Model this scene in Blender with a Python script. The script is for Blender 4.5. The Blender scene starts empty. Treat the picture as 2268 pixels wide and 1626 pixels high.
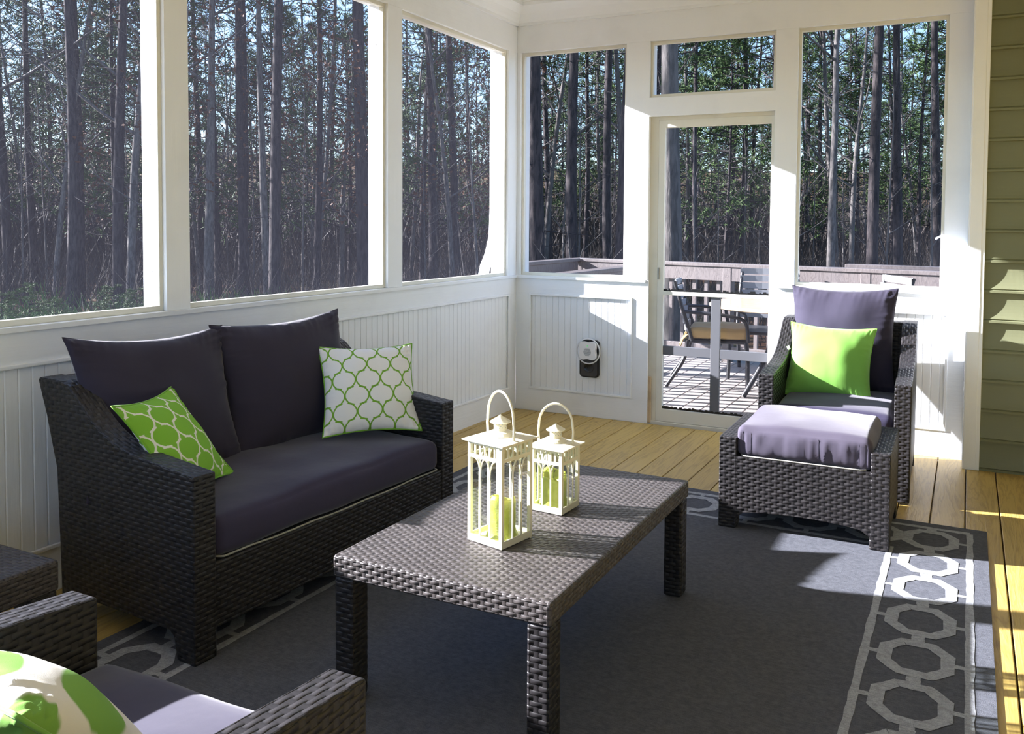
import bpy, math, random
from mathutils import Vector, Matrix, Euler, noise
random.seed(7)
D = bpy.data; SC = bpy.context.scene; COL = SC.collection
PI = math.pi
SUN = Vector((1.0, 0.24, -0.43)).normalized()

# ------------------------------------------------------------------ materials
class E_:
    """tiny expression builder over Math nodes"""
    def __init__(s, nt, sock): s.nt, s.s = nt, sock
    def _m(s, op, *a):
        n = s.nt.nodes.new('ShaderNodeMath'); n.operation = op
        for i, v in enumerate((s,) + a):
            if isinstance(v, E_): s.nt.links.new(v.s, n.inputs[i])
            else: n.inputs[i].default_value = v
        return E_(s.nt, n.outputs[0])
    def __add__(s, o): return s._m('ADD', o)
    def __sub__(s, o): return s._m('SUBTRACT', o)
    def __mul__(s, o): return s._m('MULTIPLY', o)
    def __truediv__(s, o): return s._m('DIVIDE', o)
    def floor(s): return s._m('FLOOR')
    def frac(s): return s._m('FRACT')
    def sin(s): return s._m('SINE')
    def cos(s): return s._m('COSINE')
    def abs(s): return s._m('ABSOLUTE')
    def sqrt(s): return s._m('SQRT')
    def pow(s, p): return s._m('POWER', p)
    def sign(s): return s._m('SIGN')
    def max(s, o): return s._m('MAXIMUM', o)
    def min(s, o): return s._m('MINIMUM', o)
    def lt(s, o): return s._m('LESS_THAN', o)
    def sm(s, a, b):
        n = s.nt.nodes.new('ShaderNodeMapRange'); n.interpolation_type = 'SMOOTHSTEP'
        s.nt.links.new(s.s, n.inputs[0]); n.inputs[1].default_value = a; n.inputs[2].default_value = b
        return E_(s.nt, n.outputs[0])

class Mat:
    def __init__(s, name, col=(.5, .5, .5), rough=.6, metal=0., spec=.5):
        s.m = D.materials.new(name); s.m.use_nodes = True; s.nt = s.m.node_tree
        s.b = s.nt.nodes['Principled BSDF']; s.out = s.nt.nodes['Material Output']
        s.b.inputs['Base Color'].default_value = (*col, 1); s.b.inputs['Roughness'].default_value = rough
        s.b.inputs['Metallic'].default_value = metal; s.b.inputs['Specular IOR Level'].default_value = spec
        s.col = col
    def n(s, t, **k):
        nd = s.nt.nodes.new(t)
        for a, v in k.items(): setattr(nd, a, v)
        return nd
    def uv(s):
        t = s.n('ShaderNodeTexCoord'); x = s.n('ShaderNodeSeparateXYZ'); s.nt.links.new(t.outputs['UV'], x.inputs[0])
        return E_(s.nt, x.outputs[0]), E_(s.nt, x.outputs[1])
    def obj(s):
        t = s.n('ShaderNodeTexCoord'); x = s.n('ShaderNodeSeparateXYZ'); s.nt.links.new(t.outputs['Object'], x.inputs[0])
        return E_(s.nt, x.outputs[0]), E_(s.nt, x.outputs[1]), E_(s.nt, x.outputs[2])
    def vec(s, x, y, z):
        c = s.n('ShaderNodeCombineXYZ')
        for i, v in enumerate((x, y, z)):
            if isinstance(v, E_): s.nt.links.new(v.s, c.inputs[i])
            else: c.inputs[i].default_value = v
        return c.outputs[0]
    def noise(s, scale, detail=3., coord='Object', vec=None, rough=.55, dist=0.):
        t = s.n('ShaderNodeTexNoise'); t.inputs['Scale'].default_value = scale; t.inputs['Detail'].default_value = detail
        t.inputs['Roughness'].default_value = rough; t.inputs['Distortion'].default_value = dist
        if vec is None:
            c = s.n('ShaderNodeTexCoord'); vec = c.outputs[coord]
        s.nt.links.new(vec, t.inputs['Vector'])
        return E_(s.nt, t.outputs[0])
    def white(s, *a):
        t = s.n('ShaderNodeTexWhiteNoise', noise_dimensions='3D'); s.nt.links.new(s.vec(*a), t.inputs['Vector'])
        return E_(s.nt, t.outputs[0])
    def mix(s, f, a, b):
        m = s.n('ShaderNodeMix', data_type='RGBA')
        for k, v in ((0, f), (6, a), (7, b)):
            if isinstance(v, E_): s.nt.links.new(v.s, m.inputs[k])
            elif hasattr(v, 'links'): s.nt.links.new(v, m.inputs[k])
            elif k == 0: m.inputs[k].default_value = v
            else: m.inputs[k].default_value = (*v, 1)
        return m.outputs[2]
    def color(s, sock): s.nt.links.new(sock, s.b.inputs['Base Color']); return s
    def bump(s, h, dist=.002, strength=1.):
        b = s.n('ShaderNodeBump'); b.inputs['Distance'].default_value = dist; b.inputs['Strength'].default_value = strength
        s.nt.links.new(h.s, b.inputs['Height']); s.nt.links.new(b.outputs[0], s.b.inputs['Normal']); return s

def wicker(name, dark, light, S=.025, H=.014):
    m = Mat(name, light, .44, spec=.32)
    u, v = m.uv()
    wob = m.noise(14, 2)
    vv = v / H; row = vv.floor(); f = vv.frac()
    p = (f * 2. - 1.); p = ((p * p) * -1. + 1.).max(0.).sqrt()
    ph = (u / S + row) * PI
    hs = p * (ph.cos() * .42 + .58)
    q = ((u / S + .5).frac() - .5) * 2.6
    ht = ((q * q) * -1. + 1.).max(0.).sqrt() * .42
    h = hs.max(ht)
    # strand tone varies at random; shade in the gaps painted dark by weave height
    rnd = m.white(row, ((u / S + row) * .5 + .25).floor(), 0.)
    c = m.mix(rnd * .7 + wob * .3, tuple(x * .75 for x in light), tuple(x * 1.3 for x in light))
    c2 = m.mix(h.sm(.12, .42), dark, c)
    m.color(c2); m.bump(h, .0045, 1.)
    return m.m

def fabric(name, col, sc=900, bump=.0006, var=.12):
    m = Mat(name, col, .85, spec=.25)
    n1 = m.noise(sc, 2); n2 = m.noise(7, 3)
    m.color(m.mix(n2, tuple(c * (1 - var) for c in col), tuple(c * (1 + var) for c in col)))
    m.bump(n1 * .35 + n2 * 6., bump, .6)
    m.b.inputs['Sheen Weight'].default_value = .25; m.b.inputs['Sheen Roughness'].default_value = .4
    return m.m

def trellis(name, ground, line, P=.104, Q=.142, w=.0062):
    m = Mat(name, ground, .85, spec=.25)
    u, v = m.uv()
    def a(vv):
        t = vv * (2 * PI / Q); s = t.sin()
        return s.sign() * s.abs().pow(.70) * (P / 4 * .95)
    a0 = a(v); sl = (a(v + .0015) - a(v - .0015)) / .003
    nrm = (sl * sl + 1.).sqrt()
    # little points where the curve turns over
    t = v * (2 * PI / Q); spike = t.sin().abs().lt(.22) * .0022
    d1 = (((u - a0) / P + .5).frac() - .5).abs() * P
    d2 = (((u + a0) / P).frac() - .5).abs() * P
    d = d1.min(d2) / nrm - spike
    f = d.sm(w * .42, w * .58)
    m.color(m.mix(f, line, ground))
    n1 = m.noise(900, 2); m.bump(n1, .0004, .5)
    return m.m

def paint(name, col, grain=.0006, rough=.55, aged=.06, axis=(40, 40, 3)):
    m = Mat(name, col, rough)
    x, y, z = m.obj()
    g = m.noise(1., 4, vec=m.vec(x * axis[0], y * axis[1], z * axis[2]), rough=.6)
    st = m.noise(3.3, 4)
    m.color(m.mix(st.sm(.45, .8) * 1., col, tuple(c * (1 - aged) for c in col)))
    m.bump(g, grain * 3, .7)
    return m.m

M = {}
M['white'] = paint('white_paint', (.86, .89, .92))
M['white_h'] = paint('white_paint_horizontal', (.86, .89, .92), axis=(4, 4, 60))
M['cream'] = paint('cream_paint', (.72, .69, .58), aged=.2)
M['ceil'] = paint('ceiling_paint', (.84, .86, .86), grain=.0002)
M['siding'] = paint('siding_olive', (.165, .175, .095), grain=.0003, aged=.04)
M['doorgrey'] = paint('door_metal_paint', (.12, .125, .14), grain=.0001)
M['frame'] = paint('screen_frame_paint', (.76, .75, .66), grain=.0001, aged=.15)
M['jamb'] = paint('weathered_jamb', (.55, .42, .26), aged=.5)
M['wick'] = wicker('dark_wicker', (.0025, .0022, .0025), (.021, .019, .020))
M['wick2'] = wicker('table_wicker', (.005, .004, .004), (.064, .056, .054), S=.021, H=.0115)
M['navy'] = fabric('navy_canvas', (.034, .030, .062))
M['lav'] = fabric('plum_canvas', (.072, .063, .092))
M['char'] = fabric('charcoal_canvas', (.032, .028, .050))
M['lime'] = fabric('lime_canvas', (.21, .47, .085))
M['green'] = fabric('green_cord', (.16, .38, .03))
M['creamcord'] = fabric('cream_cord', (.30, .29, .25))
M['tag'] = fabric('white_tag', (.8, .8, .8))
M['trW'] = trellis('trellis_white', (.78, .79, .80), (.17, .38, .035))
M['trG'] = trellis('trellis_green', (.20, .45, .04), (.75, .74, .66), P=.110, Q=.146, w=.0068)
M['trB'] = trellis('trellis_large', (.20, .42, .08), (.80, .80, .76), P=.24, Q=.27, w=.07)
M['tan'] = fabric('tan_cushion', (.52, .36, .16))
M['metal'] = Mat('dark_chair_metal', (.035, .035, .038), .4, .3).m
M['slat'] = Mat('sling_grey', (.30, .31, .33), .6).m
M['screw'] = Mat('screw_steel', (.4, .4, .4), .3, 1.).m
M['lant'] = Mat('lantern_cream', (.76, .72, .56), .45).m
M['black'] = Mat('socket_black', (.012, .012, .013), .25).m
M['sock'] = Mat('socket_grey', (.045, .044, .046), .35).m
M['plastic'] = Mat('white_plastic', (.85, .85, .85), .3).m
M['grille'] = Mat('grille_grey', (.35, .36, .36), .5).m
m = Mat('ring_clear', (.9, .92, .93), .08); m.b.inputs['Alpha'].default_value = .8; M['ring'] = m.m
m = Mat('green_led', (.05, .5, .1), .4); m.b.inputs['Emission Color'].default_value = (.1, 1, .2, 1); m.b.inputs['Emission Strength'].default_value = .6; M['led'] = m.m
m = Mat('candle_wax', (.50, .62, .06), .45); m.b.inputs['Subsurface Weight'].default_value = .5
m.b.inputs['Subsurface Radius'].default_value = (.02, .02, .008); m.b.inputs['Subsurface Scale'].default_value = .6
nz = m.noise(60, 4); m.color(m.mix(nz, (.36, .40, .035), (.56, .58, .12))); m.bump(nz, .003, .7); M['wax'] = m.m
M['wick_string'] = Mat('candle_wick', (.05, .04, .03), .9).m

def glass():
    m = D.materials.new('lantern_glass'); m.use_nodes = True; nt = m.node_tree
    for n in list(nt.nodes): nt.nodes.remove(n)
    o = nt.nodes.new('ShaderNodeOutputMaterial'); mx = nt.nodes.new('ShaderNodeMixShader')
    tr = nt.nodes.new('ShaderNodeBsdfTransparent'); gl = nt.nodes.new('ShaderNodeBsdfGlossy')
    tr.inputs[0].default_value = (.965, .98, .97, 1); gl.inputs['Roughness'].default_value = .03
    lw = nt.nodes.new('ShaderNodeLayerWeight'); f = E_(nt, lw.outputs['Facing']).pow(4.) * .55 + .035
    nt.links.new(f.s, mx.inputs[0]); nt.links.new(tr.outputs[0], mx.inputs[1]); nt.links.new(gl.outputs[0], mx.inputs[2])
    nt.links.new(mx.outputs[0], o.inputs[0]); return m
M['glass'] = glass()

def screen(name, fac, col):
    """woven insect screen: mostly open, the threads scatter light"""
    m = D.materials.new(name); m.use_nodes = True; nt = m.node_tree
    for n in list(nt.nodes): nt.nodes.remove(n)
    o = nt.nodes.new('ShaderNodeOutputMaterial'); mx = nt.nodes.new('ShaderNodeMixShader')
    tr = nt.nodes.new('ShaderNodeBsdfTransparent'); df = nt.nodes.new('ShaderNodeBsdfDiffuse'); tl = nt.nodes.new('ShaderNodeBsdfTranslucent')
    m2 = nt.nodes.new('ShaderNodeMixShader'); m2.inputs[0].default_value = .4
    df.inputs[0].default_value = (*col, 1); tl.inputs[0].default_value = (*col, 1)
    mx.inputs[0].default_value = fac
    nt.links.new(df.outputs[0], m2.inputs[1]); nt.links.new(tl.outputs[0], m2.inputs[2])
    nt.links.new(tr.outputs[0], mx.inputs[1]); nt.links.new(m2.outputs[0], mx.inputs[2]); nt.links.new(mx.outputs[0], o.inputs[0])
    return m
M['screen'] = screen('insect_screen', .18, (.055, .055, .07))

def wood(name, c1, c2, c3, pitch, off, gapcol=(.03, .02, .012)):
    m = Mat(name, c1, .42)
    x, y, z = m.obj()
    b = ((x - off) / pitch).floor(); r = m.white(b, 0., 0.)
    g = m.noise(1., 5, vec=m.vec(x * 9. + r * 37., y * .9 + r * 91., z * 3.), rough=.6, dist=.6)
    rings = (((g * 9. + x * 6.).frac() - .5).abs() * 2.)
    fine = m.noise(1., 3, vec=m.vec(x * 260., y * 6. + r * 10., z * 40.))
    kn = m.n('ShaderNodeTexVoronoi'); kn.inputs['Scale'].default_value = 1.; m.nt.links.new(m.vec(x * 5. + r * 13., y * 1.1 + r * 7., 0.), kn.inputs['Vector'])
    k = E_(m.nt, kn.outputs[0]).sm(.0, .06)
    c = m.mix(rings.pow(2.2) * .9, c1, c2)
    c = m.mix(fine * .35, c, c3)
    c = m.mix(r * .4, c, m.mix(g, c2, c3))
    c = m.mix(k * .8 + .2, (.16, .08, .03), c)
    m.color(c); m.bump(fine * .4 + rings * .6, .0012, .6)
    return m.m
M['floor'] = wood('porch_floor_pine', (.56, .39, .105), (.33, .21, .05), (.45, .33, .12), .147, .337)
M['deck'] = wood('deck_pine', (.36, .32, .29), (.28, .25, .23), (.33, .30, .29), .147, .337)
M['raily'] = wood('rail_timber', (.155, .13, .12), (.09, .072, .066), (.13, .122, .13), .3, 0)

def rugmat(name, c, sc=420):
    m = Mat(name, c, .95, spec=.1)
    n1 = m.noise(sc, 2); n2 = m.noise(60, 3); x, y, z = m.obj()
    st = m.noise(1., 3, vec=m.vec(x * 30., y * 200., 0.))
    m.color(m.mix((n2 * .3 + n1 * .4 + st * .3).sm(.35, .65), tuple(k * .72 for k in c), tuple(k * 1.28 for k in c)))
    m.bump(n1 * .6 + st * .5, .003, .8); return m.m
M['rug'] = rugmat('rug_grey', (.098, .104, .122))
M['rug2'] = rugmat('rug_light', (.33, .345, .37))

def bark(name, a, b):
    m = Mat(name, a, .9, spec=.2); x, y, z = m.obj()
    g = m.noise(1., 5, vec=m.vec(x * 14., y * 14., z * 3.), rough=.65)
    i = m.n('ShaderNodeObjectInfo'); r = E_(m.nt, i.outputs['Random'])
    c = m.mix(g.sm(.35, .65), a, b); m.color(m.mix(r * .5, c, tuple(k * .55 for k in b))); m.bump(g, .03, .8); return m.m
M['bark'] = bark('pine_bark', (.016, .015, .018), (.065, .054, .053))
M['bark2'] = bark('grey_bark', (.06, .056, .054), (.17, .155, .145))
def leaf(name, a, b):
    m = Mat(name, a, .7, spec=.3)
    i = m.n('ShaderNodeObjectInfo'); r = E_(m.nt, i.outputs['Random'])
    n = m.noise(1.3, 2); m.color(m.mix(n * .6 + r * .4, a, b))
    m.b.inputs['Transmission Weight'].default_value = 0.
    return m.m
M['needle'] = leaf('pine_needles', (.018, .048, .010), (.072, .125, .026))
M['brownleaf'] = leaf('dry_leaves', (.08, .03, .012), (.15, .07, .035))
M['brush'] = leaf('brush_twigs', (.022, .018, .017), (.065, .052, .042))
M['weed'] = leaf('green_weeds', (.03, .085, .014), (.10, .19, .04))
m = Mat('leaf_litter', (.2, .12, .07), .95, spec=.1)
g1 = m.noise(.35, 5); g2 = m.noise(6., 4)
m.color(m.mix(g1.sm(.4, .62), m.mix(g2, (.05, .026, .014), (.15, .07, .035)), m.mix(g2, (.03, .035, .014), (.09, .075, .035)))); m.bump(g2, .1, .8); M['ground'] = m.m

# ------------------------------------------------------------------ mesh builder
JIT = random.Random(99)   # hairline differences in board thickness
class MB:
    def __init__(s): s.v = []; s.f = []; s.uv = []; s.mi = []; s.cache = None
    def idx(s, p):
        if s.cache is None: s.v.append(tuple(p)); return len(s.v) - 1
        k = (round(p[0], 5), round(p[1], 5), round(p[2], 5))
        if k not in s.cache: s.v.append(tuple(p)); s.cache[k] = len(s.v) - 1
        return s.cache[k]
    def face(s, pts, uv=None, mi=0):
        s.f.append(tuple(s.idx(p) for p in pts))
        s.uv.append(uv if uv else [(p[0], p[1]) for p in pts]); s.mi.append(mi)
    def grid(s, P, closeu=False, closev=False, uv=None, mi=0, flip=False):
        """P[i][j] points"""
        b = len(s.v); n, m_ = len(P), len(P[0])
        for r in P: s.v += [tuple(p) for p in r]
        for i in range(n if closeu else n - 1):
            for j in range(m_ if closev else m_ - 1):
                ii, jj = (i + 1) % n, (j + 1) % m_
                q = [(i, j), (ii, j), (ii, jj), (i, jj)]; qu = [(i, j), (i + 1, j), (i + 1, j + 1), (i, j + 1)]
                if flip: q.reverse(); qu.reverse()
                s.f.append(tuple(b + a * m_ + c for a, c in q))
                s.uv.append([uv(a, c) if uv else (a, c) for a, c in qu]); s.mi.append(mi)
    def box(s, x0, x1, y0, y1, z0, z1, mi=0, M_=None, swap=False):
        if x0 > x1: x0, x1 = x1, x0
        if y0 > y1: y0, y1 = y1, y0
        if z0 > z1: z0, z1 = z1, z0
        e = JIT.uniform(0, .0004); x0 -= e; x1 += e; y0 -= e; y1 += e; z0 -= e; z1 += e
        c = [(x, y, z) for z in (z0, z1) for y in (y0, y1) for x in (x0, x1)]
        s.cache = {}
        F = ((0, 2, 3, 1, 2), (4, 5, 7, 6, 2), (0, 1, 5, 4, 1), (2, 6, 7, 3, 1), (0, 4, 6, 2, 0), (1, 3, 7, 5, 0))
        for *ix, ax in F:
            pts = [c[i] for i in ix]
            if ax == 2: uv = [((p[1], p[0]) if swap else (p[0], p[1])) for p in pts]
            elif ax == 1: uv = [(p[0], p[2]) for p in pts]
            else: uv = [(p[1], p[2]) for p in pts]
            if M_: pts = [M_ @ Vector(p) for p in pts]
            s.face(pts, uv, mi)
        s.cache = None
    def prism(s, prof, x0, x1, mi=0, vert=True):
        """prof list of (y,z) counter-clockwise seen from +x, extruded along x"""
        n = len(prof); s.cache = {}
        s.face([(x0, a, b) for a, b in reversed(prof)], [(a, b) for a, b in reversed(prof)], mi)
        s.face([(x1, a, b) for a, b in prof], [(a, b) for a, b in prof], mi)
        L = 0
        for i in range(n):
            a, b = prof[i], prof[(i + 1) % n]; l = math.dist(a, b)
            steep = abs(b[1] - a[1]) > abs(b[0] - a[0]) * 2.2
            if steep: uv = [(x0, a[1]), (x0, b[1]), (x1, b[1]), (x1, a[1])]
            else: uv = [(L, x0), (L + l, x0), (L + l, x1), (L, x1)]
            s.face([(x0, *a), (x0, *b), (x1, *b), (x1, *a)], uv, mi)
            L += l
        s.cache = None
    def tube(s, path, r, n=8, mi=0, closed=False, cap=True, squash=None):
        path = [Vector(p) for p in path]; R = r if isinstance(r, (list, tuple)) else [r] * len(path)
        rings = []; up = Vector((0, 0, 1)); N = len(path); prev = None
        for i, p in enumerate(path):
            if closed: t = path[(i + 1) % N] - path[i - 1]
            else: t = path[min(i + 1, N - 1)] - path[max(i - 1, 0)]
            t = t.normalized() if t.length > 1e-9 else Vector((0, 0, 1))
            if prev is None:
                a = t.cross(up); a = a.normalized() if a.length > .05 else t.cross(Vector((0, 1, 0))).normalized()
            else:
                a = (prev - t * prev.dot(t)); a = a.normalized() if a.length > 1e-6 else prev
            prev = a; b = t.cross(a)
            sq = squash or (1, 1)
            rings.append([p + (a * math.cos(2 * PI * k / n) * sq[0] + b * math.sin(2 * PI * k / n) * sq[1]) * R[i] for k in range(n)])
        s.grid(rings, closeu=closed, closev=True, mi=mi)
        if cap and not closed:
            b0 = len(s.v)
            s.face(list(rings[0]), mi=mi); s.face(list(reversed(rings[-1])), mi=mi)
    def lathe(s, prof, c=(0, 0, 0), n=24, mi=0):
        s.grid([[(c[0] + r * math.cos(2 * PI * k / n), c[1] + r * math.sin(2 * PI * k / n), c[2] + z) for k in range(n)] for r, z in prof], closev=True, mi=mi, flip=True)
    def xf(s, Mx):
        s.v = [tuple(Mx @ Vector(p)) for p in s.v]; return s
    def build(s, name, mats, parent=None, bevel=0., smooth=False, seg=2, subs=0, merge=False, kind=None, mesh_only=False):
        me = D.meshes.new(name); me.from_pydata(s.v, [], s.f)
        ul = me.uv_layers.new(name='UVMap'); i = 0; flat = []
        for u in s.uv:
            for a in u: flat += [a[0], a[1]]
        ul.data.foreach_set('uv', flat)
        if not isinstance(mats, (list, tuple)): mats = [mats]
        for m_ in mats: me.materials.append(m_)
        me.polygons.foreach_set('material_index', s.mi)
        if smooth: me.polygons.foreach_set('use_smooth', [True] * len(s.f))
        if merge:
            import bmesh
            bm = bmesh.new(); bm.from_mesh(me); bmesh.ops.remove_doubles(bm, verts=bm.verts, dist=1e-5); bmesh.ops.recalc_face_normals(bm, faces=bm.faces); bm.to_mesh(me); bm.free()
        me.update()
        if mesh_only: return me
        o = D.objects.new(name, me); COL.objects.link(o)
        if parent: o.parent = parent
        if bevel:
            b = o.modifiers.new('b', 'BEVEL'); b.width = bevel; b.segments = seg; b.limit_method = 'ANGLE'; b.angle_limit = .6
            b.harden_normals = False
        if subs:
            b = o.modifiers.new('s', 'SUBSURF'); b.levels = subs; b.render_levels = subs
        if kind: o['kind'] = kind
        return o

def thing(name, label, cat, loc=(0, 0, 0), rot=(0, 0, 0), group=None, kind=None):
    o = D.objects.new(name, None); COL.objects.link(o); o.location = loc; o.rotation_euler = rot
    o.empty_display_size = .1
    if label: o['label'] = label
    if cat: o['category'] = cat
    if group: o['group'] = group
    if kind: o['kind'] = kind
    return o
def tag(o, label, cat, group=None, kind=None):
    o['label'] = label; o['category'] = cat
    if group: o['group'] = group
    if kind: o['kind'] = kind
    return o
def copy_tree(o, parent=None):
    c = o.copy(); COL.objects.link(c)
    if parent: c.parent = parent
    for ch in list(o.children): copy_tree(ch, c)
    return c
SKY_S, SUN_S, EXPO = .46, 37.0, 0.0
# ================================================================== the porch
ZR, ZT, ZC = .976, 2.57, 2.90
W = .14  # wall thickness
YEND = -7.4
# floor: boards along y
mb = MB(); x = .337 - .147 * 5
while x < 5.6:
    mb.box(x + .003, x + .144, YEND, -.001 if x < 3.0 else -.15, -.03, 0.); x += .147
fl = mb.build('floor', M['floor'], bevel=.003, kind='structure'); fl['label'] = 'tan pine porch floor of long boards'; fl['category'] = 'floor'
mb = MB(); mb.box(-.2, 5.6, YEND, .1, -.2, -.05); o = mb.build('floor_joists', M['jamb'], kind='structure'); o['category'] = 'floor'; o['label'] = 'dark framing under the porch floor boards'

# left wall ------------------------------------------------------------------
posts = [(-.12, 0.), (-1.476, -1.343), (-2.917, -2.803), (-4.40, -4.26), (-5.9, -5.76), (YEND, YEND + .14)]
mb = MB()
mb.box(-W, -.012, YEND, 0., -.05, ZR - .02)                       # knee wall core
mb.box(-.012, 0., YEND, 0., 0., .158); mb.box(-.012, 0., YEND, 0., .846, ZR - .004)   # base and top boards
for a, b in ((YEND, -5.75), (-5.9, -4.25), (-4.42, -2.79), (-2.93, -.1)): pass
mb.box(-.012, 0., -.1, 0., .158, .846)
mb.box(-W, .012, YEND, 0., ZR - .02, ZR)                          # cap
mb.box(-W, 0., YEND, 0., ZT, ZC + .1)                             # header
o = mb.build('wall_left', M['white_h'], bevel=.0015, kind='structure'); o['category'] = 'wall'; o['label'] = 'white half wall and header on the side behind the loveseat'
mb = MB()
for a, b in posts: mb.box(-W, 0., a, b, ZR, ZT)
o = mb.build('wall_left_posts', M['white'], bevel=.002, kind='structure'); o['category'] = 'wall'; o['label'] = 'white posts between the screens behind the loveseat'
def beadboard(mb, L0, L1, z0, z1, along, depth=-.012, groove=.004):
    """grooved panel; along 'x' faces -y, 'y' faces +x"""
    t = L0; k = 0
    pr = []
    while t < L1:
        e = min(t + .0475, L1)
        pr += [(t, 0.), (e - .007, 0.), (e - .0035, -groove)]; t = e
    pr.append((L1, 0.))
    for (a, da), (b, db) in zip(pr, pr[1:]):
        if along == 'x': mb.face([(a, -depth - da, z0), (b, -depth - db, z0), (b, -depth - db, z1), (a, -depth - da, z1)])
        else: mb.face([(depth + da, a, z0), (depth + db, b, z0), (depth + db, b, z1), (depth + da, a, z1)])
mb = MB(); beadboard(mb, YEND, -.1, .158, .846, 'y', -.008)
o = mb.build('wall_left_panel', M['white'], kind='structure'); o['category'] = 'wall'; o['label'] = 'white beadboard panel low on the wall behind the loveseat'
n_trim = [0]
def panel_trim(pts_boxes, mat='white_h'):
    n_trim[0] += 1
    mb = MB()
    for b in pts_boxes: mb.box(*b)
    o = mb.build('trim_%d' % n_trim[0], M[mat], bevel=.004, seg=2, kind='structure'); o['category'] = 'trim'; o['label'] = 'thin white panel moulding number %d' % n_trim[0]; return o
def frame_y(x, y0, y1, z0, z1, w=.016, t=.012):
    return [(x, x + t, y0, y1, z0, z0 + w), (x, x + t, y0, y1, z1 - w, z1), (x, x + t, y0, y0 + w, z0, z1), (x, x + t, y1 - w, y1, z0, z1)]
def frame_x(y, x0, x1, z0, z1, w=.016, t=.012):
    return [(x0, x1, y - t, y, z0, z0 + w), (x0, x1, y - t, y, z1 - w, z1), (x0, x0 + w, y - t, y, z0, z1), (x1 - w, x1, y - t, y, z0, z1)]
L = ['moulding framing the beadboard behind the loveseat', 'moulding framing the beadboard behind the side table']
o = panel_trim(frame_y(-.004, YEND, -.1, .158, .846)); o['label'] = 'white ' + L[0]
n_trim[0] += 1

# back wall ------------------------------------------------------------------
mb = MB()
XE = 2.96
mb.box(0, 1.0, .012, W, -.05, ZR - .02); mb.box(0, 1.02, 0, .012, 0, .158); mb.box(0, 1.02, 0, .012, .85, ZR - .004)
mb.box(0, .11, 0, .012, .158, .85); mb.box(.907, 1.02, 0, .012, .158, .85)
mb.box(1.88, XE, .012, W, -.05, ZR - .02); mb.box(1.86, XE, 0, .012, 0, .158); mb.box(1.86, XE, 0, .012, .85, ZR - .004)
mb.box(1.86, 1.98, 0, .012, .158, .85); mb.box(2.872, XE, 0, .012, .158, .85)
mb.box(0, 1.0, -.014, W, ZR - .02, ZR); mb.box(1.88, 2.90, -.014, W, ZR - .02, ZR)
mb.box(0, XE + .02, 0, W, ZT, ZC + .1)
mb.box(1.0, 1.86, 0, W, 2.07, 2.195)
o = mb.build('wall_back', M['white_h'], bevel=.0015, kind='structure'); o['category'] = 'wall'; o['label'] = 'white end wall with half panels beside the screen door'
mb = MB()
mb.box(0, .03, 0, W, ZR, ZT); mb.box(.844, 1.012, 0, W, ZR, ZT); mb.box(.995, 1.012, .0, W, 0, ZR)
mb.box(1.848, 1.985, 0, W, ZR, ZT); mb.box(1.848, 1.90, .0, W, 0, ZR); mb.box(2.835, XE + .02, 0, W, ZR, ZT)
o = mb.build('wall_back_posts', M['white'], bevel=.002, kind='structure'); o['category'] = 'wall'; o['label'] = 'white posts framing the screen door and end windows'
mb = MB(); beadboard(mb, .11, .907, .158, .85, 'x', -.008); beadboard(mb, 1.98, 2.872, .158, .85, 'x', -.008)
o = mb.build('wall_back_panel', M['white'], kind='structure'); o['category'] = 'wall'; o['label'] = 'white beadboard panels low on the end wall'
o = panel_trim(frame_x(.004, .11, .907, .158, .85)); o['label'] = 'white moulding around the panel with the black socket'
o = panel_trim(frame_x(.004, 1.98, 2.872, .158, .85)); o['label'] = 'white moulding around the panel behind the armchair by the door'

# crown moulding, corner board, ceiling
mb = MB()
def crown(n, pts, ax, a, b):
    for (p, z), (q, w_) in zip(pts, pts[1:]):
        if ax == 'y': mb.face([(p, a, z), (p, b, z), (q, b, w_), (q, a, w_)])
        else: mb.face([(b, -p, z), (a, -p, z), (a, -q, w_), (b, -q, w_)])
cp = [(0, 2.755), (.018, 2.755), (.018, 2.775), (.03, 2.79), (.05, 2.83), (.085, 2.865), (.10, 2.875), (.10, 2.9)]
crown(0, cp, 'y', YEND, 0.); crown(0, cp, 'x', 0., XE + .3)
o = mb.build('trim_5', M['white_h'], kind='structure', smooth=False); o['category'] = 'trim'; o['label'] = 'white crown moulding under the ceiling'
mb = MB(); mb.box(-.6, 5.6, YEND - .1, .45, ZC, ZC + .15); o = mb.build('ceiling', M['ceil'], kind='structure'); o['category'] = 'ceiling'; o['label'] = 'pale smooth porch ceiling'
mb = MB(); mb.box(2.962, 3.048, -.19, 0.0, 0., ZC)
mb.box(2.968, 3.03, -.193, -.188, 0., ZC)
o = mb.build('trim_6', M['white'], bevel=.003, kind='structure'); o['category'] = 'trim'; o['label'] = 'white corner board between end wall and olive siding'
# Dutch lap siding
mb = MB(); z = -.003; P = .1655; prof = []
while z < ZC + .05:
    prof += [(-.162, z), (-.1825, z + .001), (-.1830, z + .012), (-.1765, z + .018)]
    for k in range(9):
        t = k / 8.; prof.append((-.1820 + .0205 * (1 - (1 - t) ** 2.6), z + .022 + t * (P - .023)))
    z += P
for (a, za), (b, zb) in zip(prof, prof[1:]): mb.face([(3.046, a, za), (5.6, a, za), (5.6, b, zb), (3.046, b, zb)])
mb.box(3.046, 5.6, -.148, .14, 0, ZC)
o = mb.build('wall_siding', M['siding'], kind='structure'); o['category'] = 'wall'; o['label'] = 'olive green lap siding beside the white corner board'
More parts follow.
